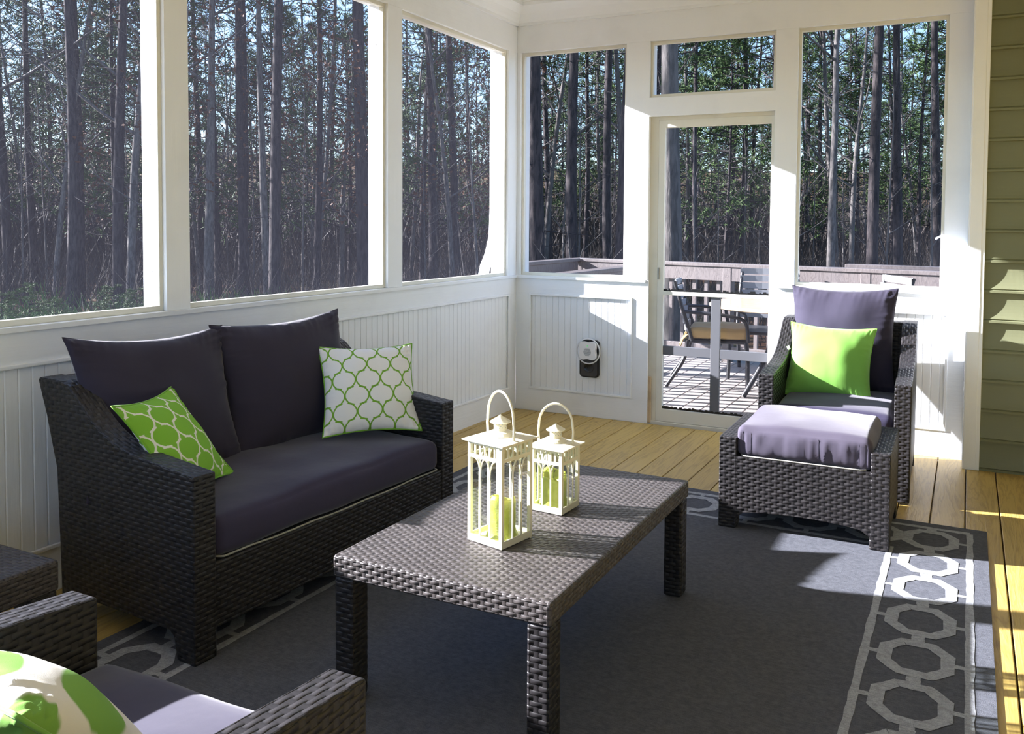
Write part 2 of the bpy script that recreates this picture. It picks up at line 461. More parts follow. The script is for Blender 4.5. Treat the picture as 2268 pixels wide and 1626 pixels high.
# far side of the porch, behind the viewer
mb = MB(); mb.box(5.45, 5.6, YEND, -.1, 0, ZC)
o = mb.build('wall_right', M['siding'], kind='structure'); o['category'] = 'wall'; o['label'] = 'olive house wall out of view on the right'
mb = MB(); mb.box(-W, 5.6, YEND - .14, YEND, -.05, ZR); mb.box(-W, 5.6, YEND - .14, YEND, ZT, ZC)
for x in (-.14, 1.7, 3.5, 5.4): mb.box(x, x + .14, YEND - .14, YEND, ZR, ZT)
o = mb.build('wall_front', M['white_h'], kind='structure'); o['category'] = 'wall'; o['label'] = 'white half wall out of view behind the viewer'

# windows --------------------------------------------------------------------
def screen_win(n, ax, a0, a1, z0, z1, label, screws=True):
    r = thing('window_%d' % n, label, 'window', kind='structure')
    f = MB(); w = .022
    if ax == 'y':   # in the left wall
        xf, xs = -.050, -.020
        B = lambda a, b, c, d_: f.box(xf, xs, a, b, c, d_)
    else:
        B = lambda a, b, c, d_: f.box(a, b, .022, .052, c, d_)
    B(a0, a1, z0, z0 + w); B(a0, a1, z1 - w, z1); B(a0, a0 + w * .8, z0, z1); B(a1 - w * .8, a1, z0, z1)
    f.build('window_frame', M['frame'], r, bevel=.003)
    s = MB()
    if ax == 'y': s.face([(-.045, a0, z0), (-.045, a1, z0), (-.045, a1, z1), (-.045, a0, z1)])
    else: s.face([(a0, .045, z0), (a1, .045, z0), (a1, .045, z1), (a0, .045, z1)])
    s.build('insect_screen', M['screen'], r)
    for k in range(3):
        if ax == 'y' and n != 0:
            q = MB(); q.tube([(-.085, a1 - .001, z0 + (z1 - z0) * (.1 + .38 * k)), (-.085, a1 - .02, z0 + (z1 - z0) * (.1 + .38 * k) + .004)], .003, 6); q.build('screw', M['screw'], r)
    return r
screen_win(1, 'y', -4.26, -2.917, ZR, ZT, 'tall screened opening nearest the side table')
screen_win(2, 'y', -2.803, -1.476, ZR, ZT, 'screened opening behind the loveseat between two posts')
screen_win(3, 'y', -1.343, -.12, ZR, ZT, 'screened opening next to the corner with the downspout outside')
screen_win(4, 'x', .03, .844, ZR, ZT, 'narrow screened opening above the black socket')
screen_win(5, 'x', 1.012, 1.848, 2.195, ZT, 'small transom screen above the screen door')
screen_win(6, 'x', 1.985, 2.835, ZR, ZT, 'screened opening above the armchair beside the door')
screen_win(7, 'y', -5.76, -4.40, ZR, ZT, 'screened opening out of view beside the near armchair')

# screen door ----------------------------------------------------------------
dr = thing('door_1', 'white screen door with grey cross bars leading to the deck', 'door', kind='structure')
mb = MB(); y0, y1 = .03, .065
mb.box(1.072, 1.114, y0, y1, .02, 2.045); mb.box(1.822, 1.846, y0, y1, .02, 2.045); mb.box(1.072, 1.846, y0, y1, 1.995, 2.045)
mb.box(1.072, 1.846, y0, y1, .02, .105); mb.box(1.072, 1.846, y0, y1, .876, .902)
mb.build('door_frame', M['frame'], dr, bevel=.003)
mb = MB(); mb.box(1.444, 1.506, .04, .06, .1, .88); o = mb.build('door_bar', M['doorgrey'], dr, bevel=.002); o['label'] = 'upright grey bar'
mb = MB(); mb.box(1.114, 1.822, .041, .061, .472, .532); o = mb.build('door_bar', M['doorgrey'], dr, bevel=.002); o['label'] = 'level grey bar'
mb = MB(); mb.face([(1.114, .05, .105), (1.822, .05, .105), (1.822, .05, .876), (1.114, .05, .876)])
mb.face([(1.114, .05, .902), (1.822, .05, .902), (1.822, .05, 1.995), (1.114, .05, 1.995)])
mb.build('insect_screen', M['screen'], dr)
mb = MB()
random.seed(3)
for (zb) in (.902, .107):
    x = 1.116
    while x < 1.82:
        w = random.uniform(.008, .022); mb.box(x, x + w, .036, .04, zb, zb + random.uniform(.008, .022)); x += w * .9
mb.build('screen_spline', M['black'], dr)
mb = MB(); mb.box(1.012, 1.072, .03, W, 0, 2.07); mb.box(1.846, 1.86, .03, W, 0, 2.07); mb.box(1.012, 1.86, .03, W, 2.045, 2.075)
o = mb.build('trim_7', M['cream'], bevel=.002, kind='structure'); o['category'] = 'trim'; o['label'] = 'cream door jamb around the screen door'
mb = MB(); mb.box(1.014, 1.04, .012, .032, 0.003, .32); o = mb.build('trim_8', M['jamb'], bevel=.006, kind='structure'); o['category'] = 'trim'; o['label'] = 'bare weathered wood at the foot of the door jamb'
mb = MB(); mb.box(1.012, 1.86, .02, W + .03, -.04, .018); o = mb.build('trim_9', M['cream'], bevel=.003, kind='structure'); o['category'] = 'trim'; o['label'] = 'worn threshold under the screen door'
mb = MB(); mb.box(1.076, 1.084, .022, .032, .98, 1.06); mb.build('latch', M['screw'], dr)
mb = MB(); mb.tube([(2.825, .02, 1.30), (2.79, .0, 1.28)], .006, 8); mb.box(2.826, 2.836, .005, .02, 1.27, 1.33)
o = mb.build('wall_hook', M['plastic'], bevel=.001); tag(o, 'tiny white hook on the post right of the window by the door', 'hook')

# socket and plug-in device ---------------------------------------------------
def rrect(w, h, r, n=6, cx=0, cz=0):
    P = []
    for (sx, sz, a0) in ((1, 1, 0), (-1, 1, 90), (-1, -1, 180), (1, -1, 270)):
        for k in range(n + 1):
            a = math.radians(a0 + 90 * k / n); P.append((cx + sx * (w / 2 - r) + r * math.cos(a), cz + sz * (h / 2 - r) + r * math.sin(a)))
    return P
def plate(mb, P, y0, y1, mi=0):
    n = len(P)
    mb.face([(x, y1, z) for x, z in P], mi=mi); 
    for i in range(n):
        a, b = P[i], P[(i + 1) % n]; mb.face([(a[0], y0, a[1]), (b[0], y0, b[1]), (b[0], y1, b[1]), (a[0], y1, a[1])], mi=mi)
so = thing('wall_socket', 'black double wall socket on the white beadboard by the door', 'socket', (.593, .0, .41))
FY = .006
mb = MB(); plate(mb, rrect(.148, .262, .028), FY, -.010); mb.build('cover_plate', M['black'], so, bevel=.003)
mb = MB(); plate(mb, rrect(.124, .118, .022, cz=-.062), -.008, -.016); mb.build('socket_face', M['sock'], so, bevel=.002)
mb = MB(); mb.lathe([(.037, -.001), (.036, .0030), (.034, .0010), (0.001, .0010)], n=28); mb.xf(Matrix.Translation((0, -.0165, -.060)) @ Matrix.Rotation(PI / 2, 4, 'X'))
mb.build('socket_well', M['black'], so, smooth=True)
for dx in (-.0095, .0095):
    mb = MB(); mb.tube([(dx * 1.9, -.0172, -.060), (dx * 1.9, -.0181, -.060)], .0032, 8); mb.build('socket_hole', M['sock'], so)
for dz in (-.031, .031):
    mb = MB(); mb.box(-.004, .004, -.0205, -.017, -.060 + dz - .004, -.060 + dz + .004); mb.build('ground_clip', M['sock'], so)
pr = thing('plug_in_repeller', 'white plug in device with clear ring in the black socket', 'plug-in device', (.593, -.016, .47))
def squircle(w, n=48, dent=.06):
    P = []
    for k in range(n):
        a = 2 * PI * k / n; r = (abs(math.cos(a)) ** 5 + abs(math.sin(a)) ** 5) ** (-1 / 5.)
        r *= w / 2 * (1 - dent * abs(math.cos(2 * a)) ** 3)
        P.append((r * math.cos(a), r * math.sin(a)))
    return P
mb = MB(); plate(mb, squircle(.128, dent=.11), 0.001, -.03); mb.build('housing', M['plastic'], pr, bevel=.005)
mb = MB()
for k in range(9):
    z = -.024 + .0058 * k; hw = math.sqrt(max(0, .028 ** 2 - z * z)); mb.box(-hw, hw, -.0318, -.030, z - .008 - .001, z - .008 + .0012)
mb.build('speaker_grille', M['grille'], pr)
mb = MB()
for x0, z0, x1, z1 in ((-.014, -.010, -.008, .006), (-.004, -.010, .002, .006), (.002, .006, .010, .006), (.001, -.002, .007, -.002), (-.008, .006, -.001, .006)):
    mb.tube([(x0, -.0323, z0), (x1, -.0323, z1)], .0014, 6)
mb.build('emblem', M['plastic'], pr)
mb = MB(); mb.lathe([(.0035, 0), (.003, .0015), (.0005, .002)], n=12); mb.xf(Matrix.Translation((0, -.030, .034)) @ Matrix.Rotation(PI / 2, 4, 'X')); mb.build('indicator_light', M['led'], pr)
mb = MB(); mb.tube([(.087 * math.cos(a) , -.012, .087 * math.sin(a) - .004) for a in [2 * PI * k / 48 for k in range(48)]], .0052, 8, closed=True); mb.build('clear_ring', M['ring'], pr, smooth=True)

# downspout outside the corner
ds = MB()
pth = [(-.20, .03, 2.75), (-.20, .03, 1.45), (-.20, .02, 1.25), (-.21, -.02, 1.12), (-.22, -.07, 1.03), (-.22, -.10, .95), (-.22, -.10, .3), (-.22, -.1, -1.3)]
ds.tube(pth, .04, 10, squash=(1., .8))
dn = ds.build('downspout', M['white'], smooth=True); tag(dn, 'white downspout bending outside the corner screen', 'downspout')
mb = MB(); mb.box(-.22, -W, .02, .16, -1.5, 2.95); o = mb.build('trim_10', M['white'], kind='structure', bevel=.003); o['category'] = 'trim'; o['label'] = 'white outside corner board of the porch'
# ================================================================== rug
RX0, RX1, RY0, RY1 = .50, 3.07, -4.75, -1.235
mb = MB(); mb.box(RX0, RX1, RY0, RY1, .001, .009)
zp = .0102
random.seed(11)
def strip(a, b, w, j=.0025):
    """light band with slightly wandering edges"""
    global zp
    zp = .0102 + random.uniform(0, .0006)
    a = Vector(a); b = Vector(b); d = (b - a); n = max(1, int(d.length / .045)); t = d.normalized(); s = Vector((-t.y, t.x))
    L = []
    for k in range(n + 1):
        p = a + d * (k / n); L.append((p + s * (w / 2 + random.uniform(-j, j)), p - s * (w / 2 + random.uniform(-j, j))))
    for (p, q), (r, u) in zip(L, L[1:]):
        mb.face([(q.x, q.y, zp), (u.x, u.y, zp), (r.x, r.y, zp), (p.x, p.y, zp)], mi=1)
I0, I1 = .068, .37      # outer and inner line distance from the rug edge
def octagon(c, ax, L_=.236, Wd=.222, w=.040):
    global zp
    zp = .0112
    # ax = direction of the chain
    ax = Vector(ax); s = Vector((-ax.y, ax.x)); c = Vector(c)
    k = .46
    def pts(l, wd): return [c + ax * (l * a) + s * (wd * b) for a, b in ((1, k), (1, -k), (k, -1), (-k, -1), (-1, -k), (-1, k), (-k, 1), (k, 1))]
    o = pts(L_ / 2, Wd / 2); i = pts(L_ / 2 - w, Wd / 2 - w)
    for q in range(8):
        a, b, c_, d_ = o[q], o[(q + 1) % 8], i[(q + 1) % 8], i[q]
        for s0 in range(4):
            t0, t1 = s0 / 4, (s0 + 1) / 4
            jj = lambda t, q_: Vector((math.sin((t + q_) * 23.1 + c.x * 50), math.cos((t + q_) * 31.7 + c.y * 50))) * .0016
            P4 = (a.lerp(b, t0) + jj(t0 % 1, q + t0 // 1), a.lerp(b, t1) + jj(t1 % 1, q + t1 // 1), d_.lerp(c_, t1) + jj(t1 % 1, q + 7 + t1 // 1), d_.lerp(c_, t0) + jj(t0 % 1, q + 7 + t0 // 1))
            F = [(p.x, p.y, zp) for p in P4]
            n = (Vector(F[1]) - Vector(F[0])).cross(Vector(F[2]) - Vector(F[0]))
            mb.face(F if n.z > 0 else F[::-1], mi=1)
    for sg in (1, -1):
        a = c + s * sg * (Wd / 2 - .01); b = c + s * sg * ((I1 - I0) / 2); strip(a, b, .022)
    strip(c + ax * (L_ / 2 - .01), c + ax * (.272 / 2 + .005), .04); strip(c - ax * (L_ / 2 - .01), c - ax * (.272 / 2 + .005), .04)
for d in (I0, I1):
    x0, x1, y0, y1 = RX0 + d, RX1 - d, RY0 + d, RY1 - d
    strip((x0, y0), (x1, y0), .026); strip((x0, y1), (x1, y1), .026); strip((x0, y0), (x0, y1), .026); strip((x1, y0), (x1, y1), .026)
mid = (I0 + I1) / 2
y = RY1 - mid
k = 0
while y > RY0 + .1:
    octagon((RX1 - mid, y - .0), (0, 1)); octagon((RX0 + mid, y), (0, 1)); y -= .272
x = RX0 + mid + .272
while x < RX1 - mid - .15:
    octagon((x, RY1 - mid), (1, 0)); octagon((x, RY0 + mid), (1, 0)); x += .272
o = mb.build('rug', [M['rug'], M['rug2']]); tag(o, 'large grey rug with a light chain of octagons around its border', 'rug')

# ================================================================== cushions
def rbox(w, d, h, r, n=10, puff=.02, seed=0, amp=.003, gather=0., flatbottom=True):
    """box cushion centred in x,y with its underside at z=0"""
    mb = MB(); hx, hy, hz = w / 2, d / 2, h / 2
    def f(p):
        q = Vector((p[0] * hx, p[1] * hy, p[2] * hz))
        c = Vector((max(-hx + r, min(hx - r, q.x)), max(-hy + r, min(hy - r, q.y)), max(-hz + r, min(hz - r, q.z))))
        e = q - c
        if e.length > 1e-9: q = c + e.normalized() * min(r, max(abs(e.x), abs(e.y), abs(e.z)))
        bx, by, bz = 1 - p[0] ** 2, 1 - p[1] ** 2, 1 - p[2] ** 2
        if p[2] > 0: q.z += puff * (bx * by) ** .6 * p[2]
        q.y += math.copysign(puff * .5 * bx * bz, p[1]); q.x += math.copysign(puff * .4 * by * bz, p[0])
        nz = noise.noise(Vector((q.x * 6 + seed, q.y * 6, q.z * 6))); q += Vector((0, 0, 1)) * nz * amp * 2
        if gather and p[1] < -.9 and p[2] < .6:
            g = noise.noise(Vector((q.x * 38 + seed, q.z * 3, 1.))) + .5 * noise.noise(Vector((q.x * 80, q.z * 5, seed)))
            q.y += g * gather * (1 - abs(p[2]) ** 3); q.z += g * gather * .5 * (p[2] < 0)
        return tuple(q + Vector((0, 0, hz)))
    nx, ny, nz = max(8, int(w / .015)), max(8, int(d / .02)), 10
    L = lambda n_: [math.sin((i / n_ * 2 - 1) * PI / 2) * .5 + (i / n_ * 2 - 1) * .5 for i in range(n_ + 1)]
    X, Y, Z = L(nx), L(ny), L(nz)
    for z, fl in ((1, True), (-1, False)): mb.grid([[f((x, y, z)) for y in Y] for x in X], flip=not fl)
    for y, fl in ((-1, True), (1, False)): mb.grid([[f((x, y, z)) for z in Z] for x in X], flip=not fl)
    for x, fl in ((1, True), (-1, False)): mb.grid([[f((x, y, z)) for z in Z] for y in Y], flip=not fl)
    return mb
def pillow(w, h, t, pinch=.105, seed=0, n=56, wr=.012, pw=.50, flop=0.):
    """knife-edge pillow in the local XZ plane, front towards -Y; returns builder and outline"""
    mb = MB(); rs = random.Random(seed)
    def out(u, v):
        x = w / 2 * u * (1 - pinch * (1 - v * v) ** 1.0 * abs(u) ** 1.5); z = h / 2 * v * (1 - pinch * (1 - u * u) * abs(v) ** 1.5)
        if flop: z -= flop * max(0, v) ** 2 * (1 - u * u)
        return x, z
    def pt(u, v, sgn):
        x, z = out(u, v)
        b = max(0., (1 - u * u)) * max(0., (1 - v * v))
        th = t / 2 * (b ** pw) * (1 + .12 * noise.noise(Vector((u * 1.7 + seed, v * 1.7, sgn))))
        # creases running in from the seams and corners
        c = 0
        for (e, along, k) in ((1 - abs(u), v, 1.), (1 - abs(v), u, 2.)):
            q = noise.noise(Vector((along * 9 + e * 1.5, k + seed + sgn, math.copysign(1, u if k == 1 else v) * 3)))
            c += wr * (abs(q) * 1.6 - .35) * math.exp(-e / .13) * min(1, e * 14)
        c += wr * .30 * noise.noise(Vector((u * 2.3 + 5, v * 2.3 + seed, sgn))) * min(1, b * 4)
        return (x, -sgn * th - sgn * c, z)
    U = [math.sin((i / n * 2 - 1) * PI / 2) * .45 + (i / n * 2 - 1) * .55 for i in range(n + 1)]
    for sg in (1, -1):
        mb.grid([[pt(u, v, sg) for v in U] for u in U], uv=lambda i, j: (U[i] * w / 2 + .3, U[j] * h / 2 + .3), flip=(sg < 0), mi=0 if sg > 0 else 1)
    ol = []
    K = 24
    for k in range(K): ol.append(out(-1 + 2 * k / K, -1))
    for k in range(K): ol.append(out(1, -1 + 2 * k / K))
    for k in range(K): ol.append(out(1 - 2 * k / K, 1))
    for k in range(K): ol.append(out(-1, 1 - 2 * k / K))
    return mb, [(x, 0, z) for x, z in ol]
def place(o, c, yaw, tilt, roll):
    o.location = c
    o.rotation_euler = (Matrix.Rotation(math.radians(yaw), 3, 'Z') @ Matrix.Rotation(math.radians(tilt), 3, 'X') @ Matrix.Rotation(math.radians(roll), 3, 'Y')).to_euler()
def make_pillow(name, label, cat, c, ang, size, t, mats, cord=None, seed=0, tagat=None, group=None, **kw):
    r = thing(name, label, cat, group=group); place(r, c, *ang)
    mb, ol = pillow(size[0], size[1], t, seed=seed, **kw)
    mb.build('cover', mats, r, smooth=True, merge=True)
    if cord:
        p = MB(); p.tube(ol, .0035, 6, closed=True); p.build('piping', cord, r, smooth=True)
    if tagat:
        q = MB(); x, z, dx, dz, L = tagat; P = []
        for k in range(6):
            s_ = k / 5; P.append([(x + dx * L * s_ - dz * .012, .004 * math.sin(s_ * 5), z + dz * L * s_ + dx * .012), (x + dx * L * s_ + dz * .012, .004 * math.sin(s_ * 5), z + dz * L * s_ - dx * .012)])
        q.grid(P); o = q.build('care_tag', M['tag'], r); o['label'] = 'white fabric care tag'
        sm = o.modifiers.new('t', 'SOLIDIFY'); sm.thickness = .0008
    return r

# ================================================================== woven furniture
def arm_profile(D_, top_front=.575, zb=.0):
    up = [(0., .575), (.08, .582), (.16, .590), (.25, .598), (.33, .610), (.39, .628), (.455, .657), (.50, .687), (.543, .721), (.58, .752), (.62, .785), (.655, .800)]
    sc = D_ / .80
    P = [(0, .0), (.085, 0.), (.10, .07), (.12, .085)]        # front foot then underside
    P += [(D_ - .22, .085), (D_ - .20, .07), (D_ - .185, 0.), (D_ - .12, 0.), (D_ - .112, .24), (D_ - .10, .5), (D_ - .045, .676), (D_, .79), (D_ - .006, .80)]
    P += [(a * sc, b) for a, b in reversed(up)]
    return P
def seating(name, label, cat, L, D_, loc, rz, seatmat, ch=.128, fwd=0.):
    r = thing(name, label, cat, loc, (0, 0, rz)); aw = .078
    for i, x0 in enumerate((0., L - aw)):
        m_ = MB(); m_.prism(arm_profile(D_), x0, x0 + aw); m_.build('arm', M['wick'], r, bevel=.009, seg=3)
    # back: leaning panel between the arms
    m_ = MB(); m_.prism([(D_ - .20, .10), (D_ - .112, .10), (D_ - .112, .24), (D_ - .10, .5), (D_ - .045, .676), (D_ - .002, .795), (D_ - .10, .795), (D_ - .185, .45)], aw - .004, L - aw + .004)
    m_.build('back_panel', M['wick'], r, bevel=.008, seg=2)
    m_ = MB(); m_.box(aw - .004, L - aw + .004, .004, .06, .085, .292); m_.box(aw, L - aw, .055, D_ - .15, .20, .285)
    m_.build('seat_base', M['wick'], r, bevel=.007)
    m_ = rbox(L - 2 * aw - .006, .63, ch, .035, puff=.022, seed=L * 7, amp=.004); m_.xf(Matrix.Translation((L / 2, .01 + .315 - fwd, .292)))
    c = m_.build('seat_cushion', seatmat, r, smooth=True, merge=True)
    hw, y0, y1, z = (L - 2 * aw) / 2 - .012, .006, .62, .300
    p = MB(); p.tube([(L / 2 - hw, y1, z), (L / 2 - hw, y0 + .03, z), (L / 2 - hw + .02, y0, z)] + [(L / 2 - hw + .04 + (2 * hw - .08) * k / 12, y0 - .012 * math.sin(PI * k / 12), z + .002 * math.sin(k * 2.)) for k in range(13)] + [(L / 2 + hw - .02, y0, z), (L / 2 + hw, y0 + .03, z), (L / 2 + hw, y1, z)], .0032, 6)
    p.build('piping', M['creamcord'], c, smooth=True)
    return r
R = math.radians
seating('loveseat', 'dark wicker loveseat with navy seat cushion along the screened wall', 'sofa', 1.275, .80, (.905, -3.558, .0095), R(86.7), M['navy'])
seating('armchair', 'dark wicker armchair beside the screen door, behind the ottoman', 'armchair', .735, .89, (2.003, -1.022, .009), R(1.5), M['navy'])
seating('armchair', 'dark wicker armchair cut off by the picture edge, holding a leaf green and white pillow', 'armchair', .76, .80, (2.075, -4.20, .0095), R(180.), M['navy'], .158, .03)

# ottoman
ot = thing('ottoman', 'dark wicker ottoman with lavender sunlit cushion before the armchair', 'ottoman', (1.987, -1.695, .0095), (0, 0, R(.8)))
L_, D_, aw = .715, .515, .078
for x0 in (0., L_ - aw):
    P = [(0, 0), (.07, 0), (.09, .055), (.13, .075), (D_ - .13, .075), (D_ - .09, .055), (D_ - .07, 0), (D_, 0), (D_, .405), (0, .405)]
    m_ = MB(); m_.prism(P, x0, x0 + aw); m_.build('side_panel', M['wick'], ot, bevel=.005, seg=2)
for y0 in (.0005, D_ - .0505):
    m_ = MB(); pts = []
    n = 14
    bot = [(aw - .004 + (L_ - 2 * aw + .008) * k / n, .062 + .030 * math.sin(PI * k / n) ** .5 if 0 < k < n else .05) for k in range(n + 1)]
    P = bot + [(L_ - aw + .004, .322), (aw - .004, .322)]
    for yy, rev in ((y0, False), (y0 + .05, True)):
        q = [(x, yy, z) for x, z in P]; m_.face(q[::-1] if rev else q, [(x, z) for x, _, z in (q[::-1] if rev else q)])
    for a, b in zip(P, P[1:] + P[:1]): m_.face([(a[0], y0, a[1]), (a[0], y0 + .05, a[1]), (b[0], y0 + .05, b[1]), (b[0], y0, b[1])], [(a[0], 0), (a[0], .05), (b[0], .05), (b[0], 0)])
    m_.build('apron', M['wick'], ot)
m_ = MB(); m_.box(aw, L_ - aw, .05, D_ - .05, .26, .318); m_.build('seat_deck', M['wick'], ot)
m_ = rbox(L_ - 2 * aw + .006, D_ - .03, .135, .03, puff=.024, seed=3., amp=.004, gather=.012); m_.xf(Matrix.Translation((L_ / 2, D_ / 2 - .005, .322)))
c = m_.build('seat_cushion', M['lav'], ot, smooth=True, merge=True); c['label'] = 'lavender grey gathered cushion'
p = MB(); hw = L_ / 2 - aw - .012; p.tube([(L_ / 2 - hw, .05, .328), (L_ / 2 - hw + .01, .012, .327)] + [(L_ / 2 - hw + .03 + (2 * hw - .06) * k / 8, .002, .327) for k in range(9)] + [(L_ / 2 + hw - .01, .012, .327), (L_ / 2 + hw, .05, .328)], .0032, 6); p.build('piping', M['creamcord'], c, smooth=True)

# coffee table and side table
def wtable(name, label, x0, x1, y0, y1, h, leg, edge, loc_z=.0095, mat='wick2', lm='wick'):
    r = thing(name, label, 'table', ((x0 + x1) / 2, (y0 + y1) / 2, loc_z)); hx, hy = (x1 - x0) / 2, (y1 - y0) / 2
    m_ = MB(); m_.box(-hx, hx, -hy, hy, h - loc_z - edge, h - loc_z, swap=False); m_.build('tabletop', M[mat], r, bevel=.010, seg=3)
    for sx in (-1, 1):
        for sy in (-1, 1):
            m_ = MB(); a = sx * (hx - .004); b = sx * (hx - .004 - leg); c = sy * (hy - .004); d = sy * (hy - .004 - leg)
            m_.box(a, b, c, d, 0, h - loc_z - edge + .002); m_.build('leg', M[lm], r, bevel=.008, seg=2)
    return r
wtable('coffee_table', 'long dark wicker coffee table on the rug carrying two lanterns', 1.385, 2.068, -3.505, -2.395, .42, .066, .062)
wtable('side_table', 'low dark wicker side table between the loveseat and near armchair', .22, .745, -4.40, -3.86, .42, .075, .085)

# pillows ---------------------------------------------------------------------
make_pillow('back_cushion', 'navy back cushion at the near end of the loveseat', 'cushion', (.330, -3.21, .675), (87, -16, 2.), (.63, .56), .17, [M['char'], M['char']], seed=1, tagat=(.24, -.272, .6, -.8, .05), wr=.02, pinch=.13)
make_pillow('back_cushion', 'navy back cushion at the far end of the loveseat', 'cushion', (.375, -2.625, .672), (83, -13, -1.), (.66, .56), .19, [M['char'], M['char']], seed=5, wr=.02, pinch=.11)
make_pillow('throw_pillow', 'green pillow with white trellis leaning on the near loveseat arm', 'pillow', (.572, -3.342, .602), (116, -36, 2.), (.385, .385), .115, [M['trG'], M['trW']], M['green'], seed=2, tagat=(-.2, -.16, -.3, -1, .07), pw=.8, pinch=.12)
make_pillow('throw_pillow', 'white pillow with green trellis at the far end of the loveseat', 'pillow', (.650, -2.440, .632), (49, -33, 1.), (.41, .41), .14, [M['trW'], M['trG']], M['green'], seed=4, wr=.016, pinch=.10)
make_pillow('back_cushion', 'large charcoal cushion standing in the armchair by the door', 'cushion', (2.325, -.34, .705), (-6, -7, -.9), (.60, .60), .19, [M['char'], M['char']], seed=6, wr=.02, pinch=.09)
make_pillow('throw_pillow', 'plain bright lime green pillow in the armchair by the door', 'pillow', (2.292, -.57, .605), (3, -24, 2.), (.46, .42), .19, [M['lime'], M['lime']], M['lime'], seed=8, tagat=(-.222, .06, -.8, -.5, .016), wr=.016)
make_pillow('throw_pillow', 'white and leaf green pillow in the near armchair at the picture edge', 'pillow', (1.735, -4.54, .590), (176, -40, 0.), (.42, .39), .16, [M['trB'], M['trB']], M['lime'], seed=9, wr=.02)

# lanterns --------------------------------------------------------------------
def lantern(label, c, rz, w, hb, chim, hand, hwid, hrot, group=None):
    r = thing('lantern', label, 'lantern', c, (0, 0, rz)); h = w / 2; t = .007; zr = hb
    m_ = MB()
    for sx in (-1, 1):
        for sy in (-1, 1): m_.box(sx * h, sx * (h - .011), sy * h, sy * (h - .011), .004, zr)
    m_.box(-h, h, -h, h, .002, .014)
    for s_ in (-1, 1):
        m_.box(-h, h, s_ * h, s_ * (h - .004), .004, .022); m_.box(s_ * h, s_ * (h - .004), -h, h, .004, .022)
        m_.box(-h, h, s_ * h, s_ * (h - .004), zr - .008, zr); m_.box(s_ * h, s_ * (h - .004), -h, h, zr - .008, zr)
        zz = zr - .048; m_.box(-h, h, s_ * h, s_ * (h - .003), zz, zz + .010); m_.box(s_ * h, s_ * (h - .003), -h, h, zz, zz + .010)
    m_.build('frame', M['lant'], r, bevel=.0006, seg=1)
    for q in range(4):
        g = MB(); Rm = Matrix.Rotation(q * PI / 2, 4, 'Z'); n = 2; sp = (w - .022) / 3.; x0 = -h + .011; zsp = zr - .048 - w * .42
        y = -h + .0015
        for k in (1, 2): g.box(x0 + sp * k - .0022, x0 + sp * k + .0022, y - .0015, y + .0015, .02, zsp)
        # pointed arches: centre full, sides half
        def arc(xa, xb, z0, z1):
            P = []
            for k in range(9):
                s_ = k / 8.; P.append((xa + (xb - xa) * (1 - math.cos(s_ * PI / 2)), y, z0 + (z1 - z0) * math.sin(s_ * PI / 2)))
            g.tube(P, .0024, 5, cap=True)
        top = zr - .048
        xl, xr, xm = x0 + sp, x0 + 2 * sp, x0 + 1.5 * sp
        arc(xl, xm, zsp, top); arc(xr, xm, zsp, top); arc(xl, xl - sp * .55, zsp, top); arc(xr, xr + sp * .55, zsp, top)
        nb = 6
        for k in range(1, nb): xx = -h + .011 + (w - .022) * k / nb; g.box(xx - .0025, xx + .0025, y - .0012, y + .0012, zr - .040, zr - .006)
        g.xf(Rm); g.build('arch_tracery', M['lant'], r)
        g = MB(); g.box(-h + .006, h - .006, -h + .0045, -h + .006, .015, zr - .006); g.xf(Rm); g.build('glass_pane', M['glass'], r)
    m_ = MB(); e = h + .013; n = 16
    # shallow pyramid roof with upturned brim and dome
    ring = [(e, 0.0), (e - .002, .004), (h * .62, .020)]
    def sq(s_, z): return [(-s_, -s_, z), (s_, -s_, z), (s_, s_, z), (-s_, s_, z)]
    A = [sq(e, zr + .001), sq(e, zr + .004), sq(h * .72, zr + .012)]
    for a, b in zip(A, A[1:]):
        for k in range(4): m_.face([a[k], a[(k + 1) % 4], b[(k + 1) % 4], b[k]])
    m_.face(A[-1]); m_.face(A[0][::-1])
    m_.lathe([(h * .70, zr + .008), (h * .64, zr + .015), (h * .48, zr + .022), (h * .28, zr + .026)], n=32)
    m_.build('roof', M['lant'], r, smooth=False)
    m_ = MB(); cr = .0192; m_.lathe([(cr, zr + .022), (cr, zr + .028 + chim), (cr * .9, zr + .028 + chim)], n=24)
    m_.build('chimney', M['lant'], r, smooth=True)
    m_ = MB()
    for row in range(3):
        for k in range(12):
            a = 2 * PI * (k + .5 * (row % 2)) / 12; z = zr + .036 + row * (chim - .014) / 2.; p = Vector((cr * math.cos(a), cr * math.sin(a), z)); d = Vector((math.cos(a), math.sin(a), 0))
            m_.tube([p - d * .0005, p + d * .0004], .0016, 6)
    m_.build('vent_hole', M['grille'], r)
    m_ = MB(); z = zr + .028 + chim; m_.lathe([(cr * 1.62, z), (cr * .2, z + .0165), (cr * .18, z + .0185), (.0005, z + .020)], n=32); m_.lathe([(cr * .6, z - .001), (cr * 1.60, z - .002), (cr * 1.62, z)], n=32)
    m_.build('cap', M['lant'], r, smooth=True)
    m_ = MB(); hw = hwid; zt = hand; ea = hw * 1.25; P = [(-hw, 0, zr + .006), (-hw * 1.04, 0, zt - ea - .02), (-hw, 0, zt - ea)] + [(hw * math.cos(a), 0, zt - ea + ea * math.sin(a)) for a in [PI - PI * k / 18 for k in range(1, 18)]] + [(hw, 0, zt - ea), (hw * 1.04, 0, zt - ea - .02), (hw, 0, zr + .006)]
    m_.tube(P, .0038, 8); m_.xf(Matrix.Rotation(R(hrot), 4, 'Z')); m_.build('handle', M['lant'], r, smooth=True)
    return r
lantern('taller cream metal lantern near the middle of the coffee table', (1.741, -3.192, .4205), R(-12), .134, .296, .024, .436, .066, -13)
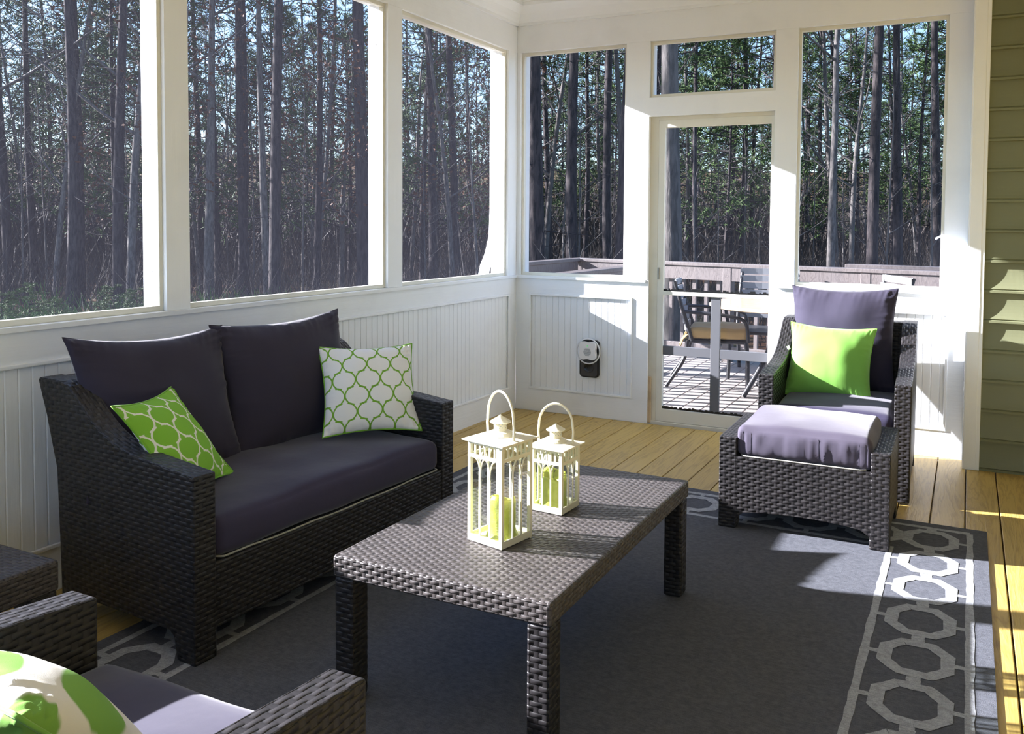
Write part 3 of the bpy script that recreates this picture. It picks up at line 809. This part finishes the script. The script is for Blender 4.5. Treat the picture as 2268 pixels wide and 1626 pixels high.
lantern('shorter cream metal lantern behind the taller one on the coffee table', (1.767, -2.882, .4205), R(-4), .116, .207, .024, .343, .056, 18)
def candle(label, c, r0, h, seed):
    m_ = MB(); n = 28; rings = []
    for i in range(11):
        t = i / 10.; z = h * t; row = []
        for k in range(n):
            a = 2 * PI * k / n; rr = r0 * (1 + .035 * noise.noise(Vector((math.cos(a) * 2 + seed, math.sin(a) * 2, t * 3))))
            if i == 0: rr *= 1.18 + .15 * noise.noise(Vector((math.cos(a) * 3, math.sin(a) * 3, seed)))
            if i == 1: rr *= 1.07
            if i == 10: rr *= .93
            row.append((rr * math.cos(a), rr * math.sin(a), z + (.010 * math.cos(a + seed) + .005 * math.sin(a * 3) if i == 10 else (.009 * math.cos(a + seed) if i == 9 else 0))))
        rings.append(row)
    for f_, z in ((.78, -.004), (.55, -.011), (.25, -.013), (.02, -.013)): rings.append([(p[0] * f_, p[1] * f_, p[2] + z) for p in rings[10]])
    m_.grid(rings, closev=True, flip=True)
    m_.xf(Matrix.Rotation(seed * .0, 4, 'Z'))
    r = thing('candle', label, 'candle', c); m_.build('wax', M['wax'], r, smooth=True)
    m_ = MB(); m_.tube([(0, 0, h - .016), (.001, 0, h + .004), (.004, .001, h + .011)], .0013, 6); m_.build('candle_wick', M['wick_string'], r)
    return r
candle('lime green pillar candle inside the taller lantern', (1.750, -3.196, .435), .040, .112, 1.3)
candle('wide lime green pillar candle inside the shorter lantern', (1.762, -2.883, .435), .042, .098, 4.)
# ================================================================== deck outside
DZ = -.004
mb = MB(); x = .337 - .147 * 10
while x < 4.4:
    mb.box(x + .004, x + .143, W + .035, 3.6, DZ - .03, DZ); x += .147
o = mb.build('floor_deck', M['deck'], bevel=.003, kind='structure'); o['category'] = 'floor'; o['label'] = 'pale weathered deck boards outside the screen door'
def railing(label, A, B, posts, cap_l=0., group=None):
    A = Vector((*A, 0)); B = Vector((*B, 0)); d = B - A; Ln = d.length; ang = math.atan2(d.y, d.x)
    r = thing('deck_railing', label, 'railing', (A.x, A.y, DZ), (0, 0, ang))
    m_ = MB(); m_.box(-.03, Ln + .03, -.07, .07, .94, .975); m_.build('cap_rail', M['raily'], r, bevel=.004)
    m_ = MB(); m_.box(0, Ln, -.055, -.018, .80, .94); m_.build('top_rail', M['raily'], r, bevel=.003)
    m_ = MB(); m_.box(0, Ln, -.055, -.018, .06, .15); m_.build('bottom_rail', M['raily'], r, bevel=.003)
    x = .10
    while x < Ln - .05:
        m_ = MB(); m_.box(x, x + .036, -.018, .018, .05, .90); m_.build('baluster', M['raily'], r); x += .135
    for p in posts:
        m_ = MB(); m_.box(p - .045, p + .045, -.06, .03, 0., .94); m_.build('post', M['raily'], r, bevel=.004)
    return r
railing('long weathered timber railing across the far side of the deck', (-1.0, 3.20), (3.9, 2.30), (.05, 1.85, 3.2, 4.8))
railing('short timber railing returning toward the porch past the corner window', (-1.0, 1.75), (-1.0, 3.08), (.05, 1.28))
railing('short timber railing running out from the end wall past the narrow corner window', (.14, .20), (.14, 1.87), (.05, 1.62))

# patio furniture
def curve(P, n=8):
    P = [Vector(p) for p in P]; out = []
    for i in range(len(P) - 1):
        p0, p1, p2, p3 = P[max(i - 1, 0)], P[i], P[i + 1], P[min(i + 2, len(P) - 1)]
        for k in range(n):
            t = k / n; out.append(.5 * ((2 * p1) + (-p0 + p2) * t + (2 * p0 - 5 * p1 + 4 * p2 - p3) * t * t + (-p0 + 3 * p1 - 3 * p2 + p3) * t ** 3))
    out.append(P[-1]); return out
def patio_chair(label, loc, rz, cushion=True, group=None):
    """faces local -y, seat centre at origin"""
    r = thing('patio_chair', label, 'chair', loc, (0, 0, rz), group); w = .27
    for sx in (-1, 1):
        m_ = MB(); m_.tube(curve([(sx * w, -.25, .42), (sx * w, -.27, .25), (sx * (w + .01), -.27, 0)]), .017, 8, squash=(1, 1)); m_.build('leg', M['metal'], r, smooth=True)
        m_ = MB(); m_.tube(curve([(sx * w, .24, .42), (sx * w, .27, .25), (sx * (w + .01), .42, 0)]), .017, 8); m_.build('leg', M['metal'], r, smooth=True)
        m_ = MB(); m_.tube(curve([(sx * w, .20, .42), (sx * w, .26, .62), (sx * (w - .02), .36, .95)]), .017, 8); m_.build('back_post', M['metal'], r, smooth=True)
        m_ = MB(); m_.tube(curve([(sx * w, .27, .68), (sx * (w + .04), .05, .67), (sx * (w + .05), -.16, .645), (sx * (w + .035), -.25, .59), (sx * w, -.27, .42)]), .016, 8); m_.build('armrest', M['metal'], r, smooth=True)
    m_ = MB(); m_.box(-w, w, -.26, .24, .40, .43); m_.build('seat', M['metal'], r, bevel=.01)
    for k in range(7):
        z = .50 + .066 * k; yb = .245 + (z - .5) * .235
        m_ = MB(); m_.grid([[(x, yb + .03 * (1 - (x / w) ** 2) + dy, z + dz) for dy, dz in ((-.006, 0), (-.006, .055), (.006, .055), (.006, 0), (-.006, 0))] for x in [w * (-1 + 2 * q / 8.) for q in range(9)]])
        m_.build('back_slat', M['slat'], r)
    if cushion:
        m_ = rbox(.53, .50, .10, .035, puff=.02, seed=2., amp=.006); m_.xf(Matrix.Translation((0, -.02, .43))); c = m_.build('seat_cushion', M['tan'], r, smooth=True, merge=True); c['label'] = 'tan seat cushion'
        for sx in (-1, 1):
            m_ = MB()
            m_.tube([(sx * .25, .24, .47), (sx * .275, .28, .43), (sx * .27, .30, .37)], .008, 5); m_.tube([(sx * .25, .24, .47), (sx * .262, .285, .44), (sx * .24, .31, .38)], .006, 5)
            m_.build('tie', M['tan'], r)
    return r
patio_chair('dark metal patio chair with tan cushion seen through the door', (1.03, 1.68, DZ), R(104)).scale = (.97, .97, .93)
patio_chair('patio chair partly hidden at the right edge of the door screen', (2.02, .98, DZ), R(205))
patio_chair('slatted grey patio chair at the far side of the table', (1.33, 2.18, DZ), R(6), False)
patio_chair('patio chair whose grey back shows low in the right window', (2.15, 1.76, DZ), R(-62), False)
pt = thing('patio_table', 'round tan topped patio table seen through the screen door', 'table', (1.64, 1.45, DZ))
m_ = MB(); m_.lathe([(.001, .70), (.57, .70), (.59, .708), (.59, .722), (.57, .73), (.001, .73)], n=48); mt = Mat('table_stone', (.62, .47, .30), .18); nn = mt.noise(18, 3); mt.color(mt.mix(nn, (.52, .38, .22), (.72, .58, .40))); m_.build('tabletop', mt.m, pt, smooth=False)
for k in range(4):
    a = PI / 4 + k * PI / 2; m_ = MB(); m_.tube(curve([(.08 * math.cos(a), .08 * math.sin(a), .70), (.14 * math.cos(a), .14 * math.sin(a), .35), (.36 * math.cos(a), .36 * math.sin(a), 0)]), .02, 8); m_.build('leg', M['metal'], pt, smooth=True)
m_ = MB(); m_.box(-.75, .75, -.08, .08, .86, .90); 
pl = thing('garden_bench', 'brown timber bench back beyond the deck railing, low in the right window', 'bench', (2.45, 4.6, .02), (0, 0, R(-6))); m_.build('back_rail', M['raily'], pl, bevel=.004)
m_ = MB(); m_.box(-.75, .75, -.45, -.02, .42, .46); m_.build('seat', M['raily'], pl)
for x in (-.7, .62):
    m_ = MB(); m_.box(x, x + .08, -.04, .04, -1.4, .87); m_.build('leg', M['raily'], pl)
    m_ = MB(); m_.box(x, x + .08, -.45, -.38, -1.4, .42); m_.build('leg', M['raily'], pl)

# ================================================================== woods
GZ = -1.5
mb = MB(); N = 90
def gh(x, y):
    r = math.hypot(x, y); return GZ + .5 * noise.noise(Vector((x * .05, y * .05, 0))) * min(1, r / 15) + max(0, r - 40) * .012 + max(0, r - 95) * .10
G = [[(-260 + 420 * i / N, -120 + 380 * j / N) for j in range(N + 1)] for i in range(N + 1)]
mb.grid([[(x, y, gh(x, y)) for x, y in r] for r in G])
o = mb.build('ground', M['ground'], smooth=True, kind='structure'); o['category'] = 'ground'; o['label'] = 'brown leaf covered ground of the woods'

def rv(rs, a): return Vector((rs.uniform(-a, a), rs.uniform(-a, a), rs.uniform(-a, a)))
def tuft(mb, p, rs, L, k=7, w=.10, up=.3):
    for _ in range(k):
        d = rv(rs, 1.); d.z += up; d.normalize(); s = d.cross(rv(rs, 1.)).normalized() * w * L
        q = p + d * L; mb.face([p - s, p + s, q + s * .3, q - s * .3])
def pine_meshes(seed, H=22., r0=.17, cb=.45, lean=.02, dens=1.):
    rs = random.Random(seed); t = MB(); P = []; Rr = []
    lx, ly = rs.uniform(-lean, lean), rs.uniform(-lean, lean)
    for k in range(13):
        z = H * k / 12; P.append(Vector((lx * z + .10 * math.sin(z * .3 + seed), ly * z + .10 * math.cos(z * .23 + seed), z - .3))); Rr.append(r0 * (1 - .78 * k / 12) * (1.25 if k == 0 else 1))
    t.tube(P, Rr, 9); c = MB()
    nb = int(46 * dens)
    for b in range(nb):
        f = cb + (1 - cb) * (b + rs.random()) / nb; z = f * H; i = min(11, int(f * 12)); base = P[i].lerp(P[i + 1], f * 12 - i)
        a = rs.uniform(0, 2 * PI); Lb = (1 - (f - cb) / (1 - cb)) ** .7 * rs.uniform(1.3, 3.4) + .5
        d = Vector((math.cos(a), math.sin(a), rs.uniform(.0, .45)))
        tip = base + d * Lb; midp = base + d * Lb * .5 + Vector((0, 0, -.12 * Lb * .5))
        t.tube([base, midp, tip], [.035, .022, .008], 4, cap=False)
        for q in range(int(9 * dens)):
            s_ = rs.uniform(.3, 1.05); p = base + d * Lb * s_ + rv(rs, .32 * Lb * .5); tuft(c, p, rs, rs.uniform(.16, .34), 8, .085)
    for b in range(10):        # dead snags low on the bole
        f = rs.uniform(.12, cb); i = int(f * 12); base = P[i].lerp(P[i + 1], f * 12 - i); a = rs.uniform(0, 2 * PI); d = Vector((math.cos(a), math.sin(a), rs.uniform(-.2, .3))); Ls = rs.uniform(.3, 1.6)
        t.tube([base, base + d * Ls], [.018, .005], 3, cap=False)
    return t.build('trunk', M['bark'], mesh_only=True, smooth=True), c.build('needles', M['needle'], mesh_only=True)
def bare_meshes(seed, H=17., r0=.13, leaves=0, mat='bark2'):
    rs = random.Random(seed); t = MB(); c = MB()
    def grow(p, d, L, r, lev):
        P = [p]; q = p; dd = d.copy(); n = 4 if lev else 8
        for k in range(n):
            dd = (dd + rv(rs, .10 if lev else .035) + Vector((0, 0, .05 if lev else .0))).normalized(); q = q + dd * (L / n); P.append(q)
        t.tube(P, [r * (1 - .72 * k / n) for k in range(n + 1)], 8 if lev == 0 else (4 if lev == 1 else 3), cap=False)
        if lev < 3:
            nb = (12, 5, 4)[lev]
            for b in range(nb):
                f = rs.uniform(.30 if lev == 0 else .2, 1.); i = min(n - 1, int(f * n)); bp = P[i].lerp(P[i + 1], f * n - i)
                a = rs.uniform(0, 2 * PI); s = dd.orthogonal(); s.rotate(Matrix.Rotation(a, 3, dd)); nd = (dd * rs.uniform(.5, 1.1) + s * rs.uniform(.5, .9)).normalized()
                grow(bp, nd, L * (rs.uniform(.22, .38) if lev == 0 else rs.uniform(.35, .6)), r * (1 - .65 * f) * .5, lev + 1)
        elif leaves:
            for k in range(leaves): tuft(c, P[-1] + rv(rs, .25), rs, .07, 3, .5, 0)
    grow(Vector((0, 0, -.3)), Vector((rs.uniform(-.05, .05), rs.uniform(-.05, .05), 1)).normalized(), H, r0, 0)
    return t.build('trunk', M[mat], mesh_only=True, smooth=True), (c.build('dry_leaves', M['brownleaf'], mesh_only=True) if leaves else None)
KIND = {
    'tall': [pine_meshes(s, 23, .17, .50, dens=1.1) for s in (1, 2, 3)],
    'young': [pine_meshes(s, 12, .10, .22, dens=1.25) for s in (4, 5)],
    'bare': [bare_meshes(s) for s in (6, 7, 8)],
    'leafy': [bare_meshes(9, 7., .05, 2), bare_meshes(10, 6., .045, 3)],
    'sapling': [bare_meshes(s, 8., .045) for s in (12, 13)],
    'bigpale': [bare_meshes(21, 20., .19)],
}
LAB = {
    'tall': ('pine_tree', 'tall dark straight pine trunk standing in the woods', 'tall pines in the woods'),
    'young': ('young_pine_tree', 'bushy green young pine standing in the woods', 'young pines in the woods'),
    'bare': ('bare_tree', 'bare grey branching hardwood standing in the woods', 'bare hardwoods in the woods'),
    'leafy': ('small_beech_tree', 'small tree still holding dry rust leaves in the woods', 'small rust leaved trees'),
    'sapling': ('sapling_tree', 'thin bare sapling standing among the trunks', 'thin saplings in the woods'),
}
CX, CY = 2.967, -5.29
def tree(kind, az, dist, sc=1., label=None, name=None, group=True, idx=None, rs=random.Random(5)):
    """az: degrees left of the +y direction seen from where the viewer stands"""
    x = CX - dist * math.sin(R(az)); y = CY + dist * math.cos(R(az))
    lst = KIND[kind]; tm, cm = lst[idx if idx is not None else rs.randrange(len(lst))]
    L0 = LAB.get(kind, (name, label, None))
    r = thing(name or L0[0], label or L0[1], 'tree', (x, y, gh(x, y)), (0, 0, rs.uniform(0, 6.28)), None if label else L0[2]); r.scale = (sc, sc, sc * rs.uniform(.92, 1.08))
    a = D.objects.new('trunk', tm); COL.objects.link(a); a.parent = r
    if cm: b = D.objects.new('foliage', cm); COL.objects.link(b); b.parent = r
    return r
# the trunks that stand out
def az(u): return 25.26 - math.degrees(math.atan((u - 1273.) / 1850.))
for u, d, s, k, lab in (
    (1186, 17., 1.0, 'tall', 'thick dark pine trunk nearest the corner in the narrow end window'),
    (1275, 19., .85, 'tall', 'dark pine trunk in the middle of the narrow end window'),
    (1352, 21., .75, 'tall', 'pine trunk left of a close pair in the narrow end window'),
    (1374, 19., .72, 'tall', 'pine trunk right of a close pair in the narrow end window'),
    (1492, 14.5, 1., 'bigpale', 'thick pale barked trunk at the left of the screen door'),
    (1835, 17., .5, 'bigpale', 'leaning pale forked tree in the window above the armchair'),
    (1930, 20., .85, 'tall', 'straight dark pine trunk in the middle of the window above the armchair'),
    (1985, 24., .8, 'tall', 'slimmer dark pine trunk right of centre above the armchair'),
    (262, 26., .95, 'tall', 'heavy pine trunk near the right edge of the first left window'),
    (150, 24., .80, 'tall', 'dark pine trunk in the middle of the first left window'),
    (460, 27., .80, 'bigpale', 'pale trunk at the left of the window behind the loveseat'),
    (535, 28., .9, 'tall', 'dark pine trunk left of centre in the window behind the loveseat'),
    (592, 27., .7, 'bigpale', 'slender pale trunk in the centre of the window behind the loveseat'),
    (615, 25., 1., 'tall', 'heavy dark trunk right of centre in the window behind the loveseat'),
    (797, 24., 1.2, 'tall', 'very thick pine trunk at the right of the window behind the loveseat'),
    (955, 30., 1., 'tall', 'straight pine trunk in the window beside the downspout')):
    tree(k, az(u), d, s, lab, 'pine_tree' if k == 'tall' else 'bare_tree')
rs = random.Random(42)
def scatter(kind, n, d0, d1, a0, a1, s0, s1):
    for i in range(n):
        a = a0 + (a1 - a0) * (i + rs.random()) / n; d = math.sqrt(rs.uniform(d0 * d0, d1 * d1))
        tree(kind, a, d, rs.uniform(s0, s1))
order = [('tall', 60, 28, 62, -6, 64, .62, 1.0), ('bare', 46, 24, 58, -6, 64, .7, 1.1), ('young', 44, 34, 72, -6, 64, .8, 1.35), ('sapling', 44, 20, 44, -6, 64, .6, 1.1), ('leafy', 7, 24, 40, 28, 60, .8, 1.2),
         ('tall', 60, 62, 105, -6, 64, .8, 1.1), ('bare', 30, 58, 95, -6, 64, .8, 1.2), ('young', 34, 74, 120, -6, 64, 1.2, 1.9)]
for a in order: scatter(*a)
for a in (('tall', 22, 28, 70, 64, 84, .62, 1.0), ('bare', 14, 26, 60, 64, 84, .7, 1.1), ('young', 16, 34, 80, 64, 84, .8, 1.5)): scatter(*a)   # the woods go on to the left
sh = bare_meshes(31, 2.6, .02)
for az_, d, s in ((31.5, 12.5, 1.1), (24.6, 12., 1.25), (28., 13.5, .9)):
    x = CX - d * math.sin(R(az_)); y = CY + d * math.cos(R(az_))
    r = thing('bare_shrub', 'bare reddish shrub just beyond the deck railing', 'shrub', (x, y, gh(x, y)), (0, 0, az_), 'bare shrubs beyond the deck'); r.scale = (s, s, s)
    a = D.objects.new('stem', sh[0]); COL.objects.link(a); a.parent = r
for u, dd, s in ((-5, 17., .15), (62, 17., .16), (118, 18., .13), (215, 18., .12), (255, 17.5, .15), (305, 18., .14)):
    a_ = az(u); x = CX - dd * math.sin(R(a_)); y = CY + dd * math.cos(R(a_)); tm, cm = KIND['young'][int(u) % 2]
    r = thing('green_shrub', 'low bright green shrub at the edge of the woods in the first left window', 'shrub', (x, y, gh(x, y)), (0, 0, u), 'low green shrubs at the wood edge'); r.scale = (s * 1.5, s * 1.5, s)
    for n_, me_ in (('stem', tm), ('foliage', cm)): q = D.objects.new(n_, me_); COL.objects.link(q); q.parent = r
# undergrowth
def clutter(name, n, d0, d1, mat, L, w, label, cat, a0=-8, a1=66, hz=.2, up=1.4):
    q = random.Random(8 + n); mb = MB()
    for i in range(n):
        a = q.uniform(a0, a1); d = math.sqrt(q.uniform(d0 * d0, d1 * d1)); x = CX - d * math.sin(R(a)); y = CY + d * math.cos(R(a)); p = Vector((x, y, gh(x, y) + q.uniform(0, hz)))
        for k in range(5):
            dd = rv(q, 1.); dd.z = abs(dd.z) + up; dd.normalize(); Lk = L * q.uniform(.4, 1.2); s = dd.orthogonal().normalized(); s.rotate(Matrix.Rotation(q.uniform(0, 6.28), 3, dd)); s *= w
            m1 = p + dd * Lk * .6; e = m1 + (dd + rv(q, .5)) * Lk * .4
            mb.face([p - s, p + s, m1 + s * .7, m1 - s * .7]); mb.face([m1 - s * .7, m1 + s * .7, e + s * .2, e - s * .2])
    o = mb.build(name, M[mat]); tag(o, label, cat, kind='stuff'); return o
clutter('undergrowth', 5200, 19, 60, 'brush', 1.9, .007, 'tangled bare brown undergrowth between the trunks', 'undergrowth')
clutter('undergrowth', 6500, 45, 110, 'brush', 5.2, .03, 'distant brown thicket closing the woods', 'undergrowth')
clutter('grass', 3200, 14, 24, 'weed', .85, .02, 'green weeds at the edge of the woods', 'weeds', a0=44, a1=84, up=.6)

# ================================================================== light, camera
w_ = D.worlds.new('sky'); SC.world = w_; w_.use_nodes = True; nt = w_.node_tree; bg = nt.nodes['Background']
sk = nt.nodes.new('ShaderNodeTexSky'); sk.sky_type = 'NISHITA'; sk.sun_disc = False; sk.sun_elevation = R(24); sk.sun_rotation = R(256.5)
sk.altitude = 200; sk.air_density = 1.; sk.dust_density = .6; sk.ozone_density = 1.5
tint = nt.nodes.new('ShaderNodeMix'); tint.data_type = 'RGBA'; tint.blend_type = 'MULTIPLY'; tint.inputs[0].default_value = 1.
nt.links.new(sk.outputs[0], tint.inputs[6]); tint.inputs[7].default_value = (.90, 1.0, 1.16, 1); nt.links.new(tint.outputs[2], bg.inputs[0]); bg.inputs[1].default_value = SKY_S
l = D.lights.new('sun', 'SUN'); l.energy = SUN_S; l.angle = R(.55); l.color = (1., .985, 1.05)
lo = D.objects.new('sun', l); COL.objects.link(lo); lo.rotation_euler = SUN.to_track_quat('-Z', 'Y').to_euler(); lo.location = (-20, -8, 12)

cam = D.cameras.new('camera'); co = D.objects.new('camera', cam); COL.objects.link(co); SC.camera = co
cam.sensor_fit = 'HORIZONTAL'; cam.sensor_width = 36; cam.lens = 36 * 1849.49 / 2268
cam.shift_x = (1134 - 1273.29) / 2268; cam.shift_y = (573.43 - 813) / 2268; cam.clip_start = .05; cam.clip_end = 1000
a, b, c = .440838821, -.0412356242, -.00866985874
Rz = Matrix.Rotation(a, 3, 'Z'); Rx = Matrix.Rotation(b, 3, 'X'); Ry = Matrix.Rotation(c, 3, 'Y')
Rr = Rz @ Rx @ Ry
Mx = Matrix((Rr.col[0], Rr.col[2], -Rr.col[1])).transposed()
co.matrix_world = Matrix.Translation((2.96704, -5.29052, 1.34551)) @ Mx.to_4x4()
SC.view_settings.view_transform = 'Standard'; SC.view_settings.look = 'None'; SC.view_settings.gamma = 1.
SC.view_settings.exposure = EXPO; SC.view_settings.use_curve_mapping = False
cy = SC.cycles; cy.max_bounces = 8; cy.diffuse_bounces = 4; cy.use_adaptive_sampling = True; cy.adaptive_threshold = .025; cy.transparent_max_bounces = 16; cy.use_denoising = True; cy.sample_clamp_indirect = 8.
